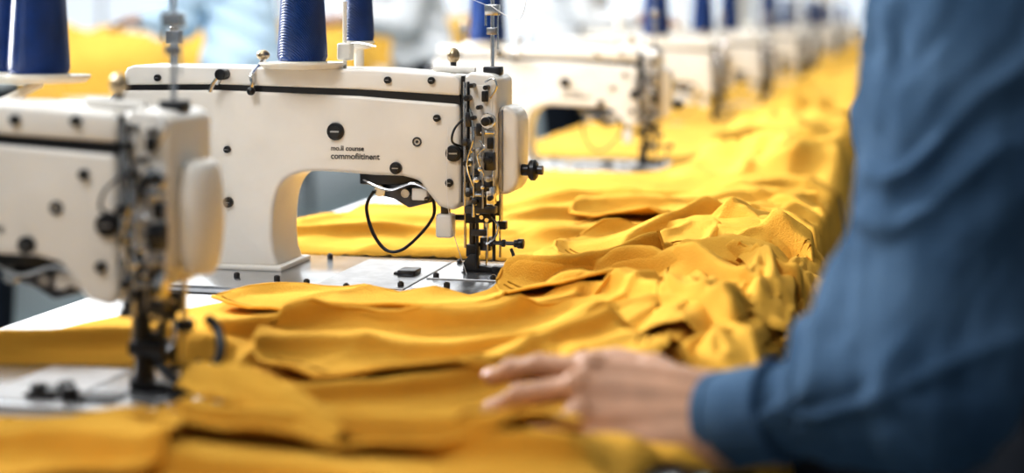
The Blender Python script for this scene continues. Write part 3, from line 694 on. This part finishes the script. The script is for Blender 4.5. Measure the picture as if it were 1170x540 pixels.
for k,(Y,w_,h_) in enumerate([(6.4,0.38,0.2),(7.6,0.42,0.30),(8.9,0.42,0.28),(10.3,0.42,0.32),(12.0,0.4,0.3),(14,0.42,0.34)]):
    n=40; U,V=np.meshgrid(np.linspace(-1,1,n),np.linspace(-1,1,n),indexing='ij')
    r=np.sqrt(U**4+V**4)**0.5
    hgt=np.clip(1-r**3,0,1)**0.5*h_*(0.75+0.35*vn(U*3+k,V*3,k)+0.12*ridged(U*9,V*9,k))
    X=(xl2(Y)+xr2(Y))/2+U*w_; YY=Y+V*0.5
    me=bpy.data.meshes.new('fabric_pile'); idx=np.arange(n*n).reshape(n,n)
    F=np.stack([idx[:-1,:-1],idx[1:,:-1],idx[1:,1:],idx[:-1,1:]],-1).reshape(-1,4)
    me.from_pydata(np.stack([X-X.mean(),YY-Y,hgt+0.002],-1).reshape(-1,3).tolist(),[],F.tolist())
    me.polygons.foreach_set('use_smooth',[True]*len(me.polygons)); me.materials.append(M_CLOTH2)
    o=bpy.data.objects.new('fabric_pile',me); COL.objects.link(o); o.location=(float(X.mean()),Y,TZ)
    top(o,'tall heap of mustard cloth on a white table','fabric','mustard heaps across the aisle')

# ------------------------------------------------------------ people
def blob(prims,voxel,name,m,parent=None,sm=6,disp=None):
    bm=bmesh.new()
    for p in prims:
        if p[0]=='c':
            _,a,b_,r0,r1=p; a,b_=Vector(a),Vector(b_); d=b_-a
            bmesh.ops.create_uvsphere(bm,u_segments=16,v_segments=10,radius=r0,matrix=Matrix.Translation(a))
            bmesh.ops.create_uvsphere(bm,u_segments=16,v_segments=10,radius=r1,matrix=Matrix.Translation(b_))
            q=d.to_track_quat('Z','Y').to_matrix().to_4x4()
            bmesh.ops.create_cone(bm,cap_ends=True,segments=16,radius1=r0,radius2=r1,depth=d.length,matrix=Matrix.Translation((a+b_)/2)@q)
        else:
            _,c,sc,rot=p
            Mx=Matrix.Translation(c)@Matrix.Rotation(rot[2],4,'Z')@Matrix.Rotation(rot[1],4,'Y')@Matrix.Diagonal((*sc,1))
            bmesh.ops.create_uvsphere(bm,u_segments=24,v_segments=16,radius=1,matrix=Mx)
    me=bpy.data.meshes.new('t'); bm.to_mesh(me); bm.free()
    o=bpy.data.objects.new('t',me); COL.objects.link(o)
    md=o.modifiers.new('r','REMESH'); md.mode='VOXEL'; md.voxel_size=voxel
    s=o.modifiers.new('s','SMOOTH'); s.factor=0.6; s.iterations=sm
    dg=bpy.context.evaluated_depsgraph_get(); dg.update()
    m2=bpy.data.meshes.new_from_object(o.evaluated_get(dg)); bpy.data.objects.remove(o)
    n=len(m2.vertices); co=np.empty(n*3); m2.vertices.foreach_get('co',co); co=co.reshape(-1,3)
    if disp:
        no=np.empty(n*3); m2.vertex_normals.foreach_get('vector',no); no=no.reshape(-1,3)
        co=co+no*disp(co)[:,None]
    if parent is not None: co=co-np.array(parent.location)
    m2.vertices.foreach_set('co',co.ravel())
    m2.polygons.foreach_set('use_smooth',[True]*len(m2.polygons)); m2.materials.clear(); m2.materials.append(m); m2.name=name; m2.update()
    ob=bpy.data.objects.new(name,m2); COL.objects.link(ob)
    if parent is not None: ob.parent=parent
    return ob
def hand_prims(Wr,d,p,curls,spread=1.0,S=1.0,up=None):
    Wr=Vector(Wr); d=Vector(d).normalized(); p=Vector(p); p=(p-d*p.dot(d)).normalized(); pr=[]; tips=[]
    if up is None: up=Vector((0,0,1))
    up=(up-d*up.dot(d)-p*up.dot(p)).normalized()
    pr.append(('c',Wr-d*0.05+p*0.008,Wr+p*0.011,0.023*S,0.020*S)); pr.append(('c',Wr-d*0.05-p*0.008,Wr-p*0.011,0.023*S,0.020*S))
    spec=[(0.090,0.034,(0.042,0.026,0.021),0.0088,9),(0.096,0.0115,(0.046,0.029,0.022),0.0091,2),(0.090,-0.0125,(0.043,0.028,0.021),0.0086,-7),(0.079,-0.036,(0.034,0.021,0.019),0.0078,-16)]
    for (l,o_,seg,r,yaw),cur in zip(spec,curls):
        mcp=Wr+(d*l+p*o_+up*(0.018-abs(o_-0.005)*0.25))*S
        pr.append(('c',Wr+p*o_*0.5*S,mcp-up*0.004,0.021*S,0.0122*S)); pr.append(('c',Wr+(d*0.03+p*o_*0.9-up*0.006)*S,mcp-up*0.007,0.019*S,0.0112*S))
        pr.append(('c',mcp,mcp+d*0.001,0.0124*S,0.0124*S))
        a=math.radians(yaw*spread); dd=(d*math.cos(a)+p*math.sin(a))
        pos=mcp; pitch=0
        for k,(s_,c_) in enumerate(zip(seg,cur)):
            pitch+=math.radians(c_); v=dd*math.cos(pitch)-up*math.sin(pitch); nx=pos+v*s_*S
            pr.append(('c',pos,nx,r*(1-0.07*k)*S,r*(0.95-0.08*k)*S))
            if k>0: pr.append(('c',pos,pos+v*0.001,r*1.08*S,r*1.08*S))
            pos=nx
        tips.append((pos,v,r*S,up))
    b0=Wr+(d*0.022+p*0.020-up*0.004)*S; b1=b0+((d*0.68+p*0.70).normalized()*0.042-up*0.004)*S
    b2=b1+((d*0.88+p*0.42).normalized()*0.034-up*0.006)*S; b3=b2+((d*0.97+p*0.18).normalized()*0.026-up*0.006)*S
    pr+= [('c',b0,b1,0.018*S,0.014*S),('c',b1,b2,0.0120*S,0.0110*S),('c',b2,b3,0.0106*S,0.0088*S),('c',Wr+(d*0.05+p*0.02-up*0.004)*S,b1,0.014*S,0.012*S)]
    tips.append((b3,(b3-b2).normalized(),0.0088*S,up))
    return pr,tips
FV=Vector((-0.97,0.235,0)).normalized(); LV=Vector((-0.235,-0.97,0)).normalized()
SL=Vector((.378,1.31,1.20)); EL=Vector((.315,1.195,.886)); WL=Vector((.172,1.315,.828))
SR=Vector((.455,1.655,1.20)); ER=Vector((.68,1.74,.95)); WR=Vector((.62,1.66,.76))
HC=Vector((.62,1.44,.70)); CH=Vector((.46,1.475,1.10)); NB=Vector((.415,1.48,1.26)); HD=Vector((.345,1.495,1.42))
kL=Vector((.21,1.36,.64)); kR=Vector((.24,1.60,.64)); aL=Vector((.27,1.38,.09)); aR=Vector((.30,1.62,.09))
rz=math.atan2(FV.y,FV.x)
hd=Vector((-0.93,0.26,-0.03)).normalized(); hp=Vector((0.22,0.80,0.56)).normalized()
hL,tipsL=hand_prims(WL,hd,hp,[(8,14,12),(16,22,16),(22,28,18),(20,28,18)],1.1,1.24)
hR,tipsR=hand_prims(WR,Vector((-0.9,-0.3,-0.3)),Vector((0.3,-0.95,0)),[(10,20,15)]*4)
body=[('e',HC,(.12,.165,.12),(0,0,rz)),('e',(HC+CH)/2,(.095,.14,.17),(0,-0.35,rz)),('e',CH,(.105,.165,.15),(0,-0.35,rz)),
 ('c',CH+Vector((-.02,0,.06)),NB,.075,.055),('c',NB,HD-Vector((0,0,.07)),.053,.05),
 ('c',SL,EL,.048,.040),('c',EL,WL,.042,.028),('c',SR,ER,.048,.040),('c',ER,WR,.042,.026),('c',SL+Vector((.02,.05,0)),SR-Vector((-.0,.05,0)),.055,.055),
 ('e',HD+Vector((.01,0,.02)),(.098,.077,.098),(0,0,rz)),('e',HD+FV*0.035-Vector((0,0,.055)),(.062,.055,.062),(0,0,rz)),
 ('c',HD+FV*.09+Vector((0,0,.005)),HD+FV*.107-Vector((0,0,.03)),.009,.014),('c',HD+FV*.087-LV*.018-Vector((0,0,.062)),HD+FV*.087+LV*.018-Vector((0,0,.062)),.009,.009),
 ('e',HD+LV*.078,(.018,.008,.03),(0,0,rz)),('e',HD-LV*.078,(.018,.008,.03),(0,0,rz)),
 ('c',HC+LV*.09,kL,.085,.055),('c',HC-LV*.09,kR,.085,.055),('c',kL,aL,.055,.036),('c',kR,aR,.055,.036),
 ('c',aL,aL+FV*.14-Vector((0,0,.05)),.035,.028),('c',aR,aR+FV*.14-Vector((0,0,.05)),.035,.028)]+hL+hR
person=blob(body,0.0029,'person',M_SKIN,None,2)
top(person,'person in blue denim shirt seated, smoothing mustard cloth with one hand','person')
def seg_t(co,a,b_):
    a=np.array(a); b_=np.array(b_); d=b_-a; t=((co-a)@d)/(d@d); tc=np.clip(t,0,1); pt=a+tc[:,None]*d
    return tc,np.linalg.norm(co-pt,axis=1),co-pt
def wr(co):
    t1,d1,v1=seg_t(co,SL,EL); t2,d2,v2=seg_t(co,EL,WL)
    a1=np.arctan2(v1[:,1],v1[:,0]); a2=np.arctan2(v2[:,2],v2[:,1]-v2[:,0])
    nearE=np.exp(-((1-t1)/0.30)**2); 
    s1=t1*5.0+1.6*np.sin(a1+1)+1.2*vn(t1*4,np.sin(a1)*1.5+3,6)
    msk=0.35+0.9*sstep(.35,.65,vn(t1*5+7,np.sin(a1)*2+np.cos(a1)+4,2))
    w1=ridged(s1,np.sin(a1)*1.2+np.cos(a1)*0.7+5,1)**4.0*(0.008+0.012*nearE)*msk+tri(s1*1.5,np.sin(a1)*2.2+9,4)*(0.009+0.009*nearE)+tri(s1*3.3,np.sin(a1)*4.4+2,2)*0.004
    nearC=np.exp(-((1-t2)/0.5)**2)+np.exp(-(t2/0.4)**2)
    s2=t2*5+1.6*np.sin(a2+0.5)+1.2*vn(t2*4,np.sin(a2)*1.5+3,5)
    w2=ridged(s2,np.sin(a2)*1.3+3,2)**4.0*(0.005+0.010*nearC)+tri(s2*1.6,np.sin(a2)*2.4+3,3)*(0.008+0.007*nearC)+tri(s2*3.4,np.sin(a2)*4.6+3,5)*0.0035
    w3=ridged(co[:,2]*14+co[:,0]*10,co[:,1]*9,3)**2*0.012
    dd=np.clip((d1-d2)/0.05*0.5+0.5,0,1)
    wa=w1*(1-dd)+w2*dd
    k=np.clip((np.minimum(d1,d2)-0.10)/0.02,0,1)
    return wa*(1-k)+w3*k-0.010
def mid(a,b_,t): return a.lerp(b_,t)
shirt=[('e',HC+Vector((-.02,0,.24)),(.13,.17,.10),(0,-.3,rz)),('e',(HC+CH)/2+Vector((0,0,.08)),(.13,.17,.15),(0,-0.35,rz)),('e',CH,(.135,.185,.17),(0,-0.35,rz)),
 ('c',CH+Vector((0,0,.08)),NB-Vector((0,0,.02)),.10,.062),('c',SL+Vector((.03,.06,.0)),SR+Vector((.02,-.06,.0)),.085,.085),
 ('c',SL+Vector((.01,.02,.0)),mid(SL,EL,.35),.080,.074),('c',mid(SL,EL,.35),mid(SL,EL,.75),.074,.070),('c',mid(SL,EL,.75),EL,.070,.066),
 ('c',mid(SL,EL,.62)+Vector((-.008,.01,0)),mid(EL,WL,.28)+Vector((0,0,.018)),.058,.048),
 ('c',mid(SL,EL,.80)+Vector((-.010,.01,0)),mid(EL,WL,.48)+Vector((0,0,.008)),.056,.044),
 ('c',EL,mid(EL,WL,.35),.066,.058),('c',mid(EL,WL,.35),mid(EL,WL,.62),.058,.042),
 ('c',SR,ER,.075,.06),('c',ER,mid(ER,WR,.85),.058,.036)]
shirt_o=blob(shirt,0.0040,'denim_shirt',M_DENIM,person,4,wr)
ax=(WL-EL).normalized(); c0=mid(EL,WL,.66); 
b=B(); b.lathe([(0.040,0.0),(0.0440,0.002),(0.0450,0.005),(0.0420,0.008),(0.0412,0.012),(0.0418,0.050),(0.0405,0.053),(0.0425,0.056),(0.0420,0.064),(0.0375,0.066),(0.035,0.058),(0.034,0.0)],(0,0,0),M_DENIM,48)
for f in list(b.bm.faces):
    if len(f.verts)>8: b.bm.faces.remove(f)
cf=b.obj('cuff',shirt_o,c0-Vector(person.location)); cf.rotation_euler=ax.to_track_quat('Z','Y').to_euler(); cf.scale=(1.05,0.95,1)
blob([('e',HC,(.155,.19,.135),(0,0,rz)),('e',HC+Vector((0,0,.09)),(.14,.18,.09),(0,0,rz)),('c',HC+LV*.09,kL,.1,.07),('c',HC-LV*.09,kR,.1,.07),('c',kL,aL+Vector((0,0,.03)),.072,.055),('c',kR,aR+Vector((0,0,.03)),.072,.055)],0.009,'black_trousers',M_BLACKCLOTH,person,5)
blob([('e',HC+Vector((-.03,0,.14)),(.165,.205,.15),(0,-.2,rz)),('e',(HC+CH)/2+Vector((.02,0,.0)),(.155,.20,.17),(0,-0.35,rz)),('e',HC+FV*.1+Vector((0,0,.02)),(.16,.20,.12),(0,0,rz))],0.008,'black_apron',M_BLACKCLOTH,person,5,lambda co: ridged(co[:,2]*10+co[:,0]*8,co[:,1]*12,3)**2*0.012)
blob([('e',HD+Vector((.022,0,.045))-FV*.012,(.108,.088,.098),(0,0,rz)),('e',HD-FV*.06-Vector((0,0,.03)),(.05,.065,.06),(0,0,rz)),('e',HD-FV*.11+Vector((0,0,.03)),(.04,.04,.04),(0,0,rz))],0.006,'hair',M_HAIR,person,3)
for s_ in (1,-1):
    B().ball(HD+FV*.083+LV*.03*s_+Vector((0,0,.012)),0.012,M_EYE).obj('eye',person)
for a in (aL,aR):
    blob([('c',a-Vector((0,0,.04)),a+FV*.15-Vector((0,0,.05)),.045,.038),('c',a,a-Vector((0,0,.04)),.048,.045)],0.008,'shoe',M_BLACK,person,4)
for tp,v,r,up_ in tipsL:
    n=(up_-v*up_.dot(v)).normalized()
    bb=B(); bb.ball((0,0,0),0.0068,M_NAIL,(1.0,0.85,0.25),12); o=bb.obj('fingernail',person,tp+n*r*0.72+v*0.0015)
    o.rotation_euler=Matrix((v,n.cross(v),n)).transposed().to_euler()
st=empty('stool',(.64,1.45,0),0,'black padded work stool under the seated person','stool')
b=B(); b.lathe([(0.02,0.50),(0.15,0.50),(0.165,0.515),(0.165,0.545),(0.15,0.56),(0.02,0.562)],(0,0,0),M_RUB); b.obj('seat',st)
b=B(); b.cyl((0,0,.12),(0,0,.5),0.022,M_CHROME); b.obj('column',st)
for k in range(5):
    a=k*2*math.pi/5; b=B(); b.cyl((0,0,.12),(.24*math.cos(a),.24*math.sin(a),.05),0.017,M_BLACK); b.ball((.24*math.cos(a),.24*math.sin(a),.028),.027,M_RUB); b.obj('leg',st)

def worker(x,y,face,shirtm,label,hairm=M_HAIR):
    f=Vector((math.cos(face),math.sin(face),0)); l=Vector((-f.y,f.x,0)); g=Vector((x,y,0)); up=Vector((0,0,1)); R=face
    hc=g+up*0.93; ch=hc+up*.38+f*.06; nb=hc+up*.55+f*.08; h=hc+up*.72+f*.13
    sl=ch+up*.10+l*.19; sr=ch+up*.10-l*.19; el=sl-up*.27+f*.08; er=sr-up*.27+f*.08; wl=el+f*.23+up*.02-l*.05; wr_=er+f*.23+up*.02+l*.05
    kl=g+l*.1+f*.03+up*.5; kr=g-l*.1+f*.03+up*.5
    al=Vector((kl.x,kl.y,.08)); ar=Vector((kr.x,kr.y,.08))
    h1,_=hand_prims(wl,f-up*.2,-l,[(8,18,12)]*4); h2,_=hand_prims(wr_,f-up*.2,l,[(8,18,12)]*4)
    bd=[('e',hc,(.11,.16,.12),(0,0,R)),('e',ch,(.1,.16,.18),(0,0,R)),('c',hc,ch,.11,.11),('c',ch,nb,.07,.055),('c',nb,h-up*.07,.053,.05),('e',h+up*.02,(.098,.077,.1),(0,0,R)),('e',h+f*.035-up*.055,(.06,.052,.06),(0,0,R)),
     ('c',h+f*.09,h+f*.106-up*.03,.009,.014),('e',h+l*.078,(.018,.008,.03),(0,0,R)),('e',h-l*.078,(.018,.008,.03),(0,0,R)),
     ('c',sl,sr,.055,.055),('c',sl,el,.048,.04),('c',el,wl,.042,.026),('c',sr,er,.048,.04),('c',er,wr_,.042,.026),('c',hc+l*.09,kl,.085,.055),('c',hc-l*.09,kr,.085,.055),('c',kl,al,.055,.036),('c',kr,ar,.055,.036),('c',al,al+f*.14-up*.045,.035,.028),('c',ar,ar+f*.14-up*.045,.035,.028)]+h1+h2
    p=blob(bd,0.0065,'person',M_SKIN,None,1); top(p,label,'person')
    blob([('e',hc+up*.06,(.14,.18,.14),(0,0,R)),('c',hc+up*.1,ch,.135,.14),('e',ch,(.13,.19,.19),(0,0,R)),('c',ch+up*.06,nb-up*.02,.09,.06),('c',sl,sr,.08,.08),('c',sl,el,.075,.06),('c',el,wl-f*.03,.058,.038),('c',sr,er,.075,.06),('c',er,wr_-f*.03,.058,.038)],0.012,'shirt',shirtm,p,4,lambda co: ridged(co[:,2]*12+co[:,0]*6,co[:,1]*8,2)**2*0.015)
    blob([('e',hc-up*.02,(.145,.185,.13),(0,0,R)),('c',hc+l*.09,kl,.1,.07),('c',hc-l*.09,kr,.1,.07),('c',kl,al+up*.03,.07,.055),('c',kr,ar+up*.03,.07,.055)],0.014,'trousers',M_BLACKCLOTH,p,4)
    blob([('e',h+up*.045-f*.015,(.108,.088,.098),(0,0,R)),('e',h-f*.06-up*.03,(.05,.07,.07),(0,0,R))],0.01,'hair',hairm,p,3)
    for s_ in (1,-1): B().ball(h+f*.083+l*.03*s_+up*.012,0.012,M_EYE).obj('eye',p)
    return p
worker(-1.02,6.0,math.radians(150),M_LBLUE,'person in light blue shirt working at a cloth heaped table')
worker(-0.42,7.4,math.radians(200),M_WHITEC,'person in white shirt standing in the aisle')
worker(0.22,7.0,math.radians(-10),M_WHITEC,'person in white shirt bending over a sewing machine')
worker(-1.75,5.0,math.radians(95),M_WHITEC,'person in white shirt facing the cloth heaped table')

# ------------------------------------------------------------ room
def struct(name,x0,x1,y0,y1,z0,z1,m):
    o=B().box(x0,x1,y0,y1,z0,z1,m,0).obj(name); o['kind']='structure'; return o
struct('floor',-12,10,-3,26,-0.1,0,M_FLOOR)
struct('wall_back',-12,10,26,26.2,0,4,M_WALL)
struct('wall_left',-12.2,-12,-3,26.2,0,4,M_WALL)
struct('wall_right',10,10.2,-3,26.2,0,4,M_WALL)
struct('ceiling',-12.2,10.2,-3,26.2,4,4.2,M_CEIL)
n_=1
for x in range(-11,9,3):  # made-up glowing windows, added to brighten the back wall
    b=B(); b.box(x,x+2.5,25.94,25.99,0.5,3.2,M_GLOW,0); b.box(x-.05,x+2.55,25.90,25.96,0.44,0.5,M_PAINT2,0.005); b.box(x+1.22,x+1.28,25.90,25.95,0.5,3.2,M_PAINT2,0.005); b.box(x-.05,x+2.55,25.9,25.96,3.2,3.26,M_PAINT2,0.005)
    o=b.obj('added_glow_window_%d'%n_); o['kind']='structure'; n_+=1
for yy in (1.5,5.5,10,15,20):
    for xx in (-4.5,-0.5,4.0):
        b=B(); b.box(-0.75,0.75,-0.18,0.18,0.02,0.08,M_PAINT2,0.01); b.box(-0.7,0.7,-0.14,0.14,0.0,0.025,M_LAMP,0.004); 
        o=b.obj('ceiling_lamp',None,(xx,yy,3.92)); top(o,'white rectangular ceiling light fitting','lamp','ceiling lights')
def area(loc,target,sx,sy,pw,col=(1,1,1)):
    l=bpy.data.lights.new('area_lamp','AREA'); l.shape='RECTANGLE'; l.size=sx; l.size_y=sy; l.energy=pw; l.color=col
    o=bpy.data.objects.new('area_lamp',l); COL.objects.link(o); o.location=loc
    o.rotation_euler=(Vector(target)-Vector(loc)).to_track_quat('-Z','Y').to_euler(); return o
area((-2.5,3.6,2.4),(0,1.8,0.8),0.8,0.8,205,(1,1,1))
area((-1.2,0.4,3.0),(0,2,0.8),1.1,0.9,34,(0.97,0.98,1))  # cool front fill, added to lift the shaded sides
area((-1.6,3.2,3.6),(-0.6,7.5,0.9),2.0,1.2,110,(0.96,0.98,1))  # added lamp, brightens the distant workers and machine faces
area((-1,8,3.8),(-1,8,0),6,4,210,(0.94,0.97,1))
area((0,17,3.8),(0,17,0),10,8,520,(0.94,0.97,1))
w=bpy.data.worlds.new('world'); scene.world=w; w.use_nodes=True
w.node_tree.nodes['Background'].inputs[0].default_value=(0.86,0.93,1,1); w.node_tree.nodes['Background'].inputs[1].default_value=0.26

cam=bpy.data.cameras.new('camera'); co=bpy.data.objects.new('camera',cam); COL.objects.link(co)
co.location=(0,0,1.165); co.rotation_euler=(math.pi/2,0,0)
cam.lens=55.38; cam.sensor_width=36; cam.shift_y=-0.2137
cam.dof.use_dof=True; cam.dof.focus_distance=2.10; cam.dof.aperture_fstop=1.9
scene.camera=co
scene.view_settings.view_transform='Standard'
try: scene.view_settings.look='Medium High Contrast'
except Exception as e: print('look',e)
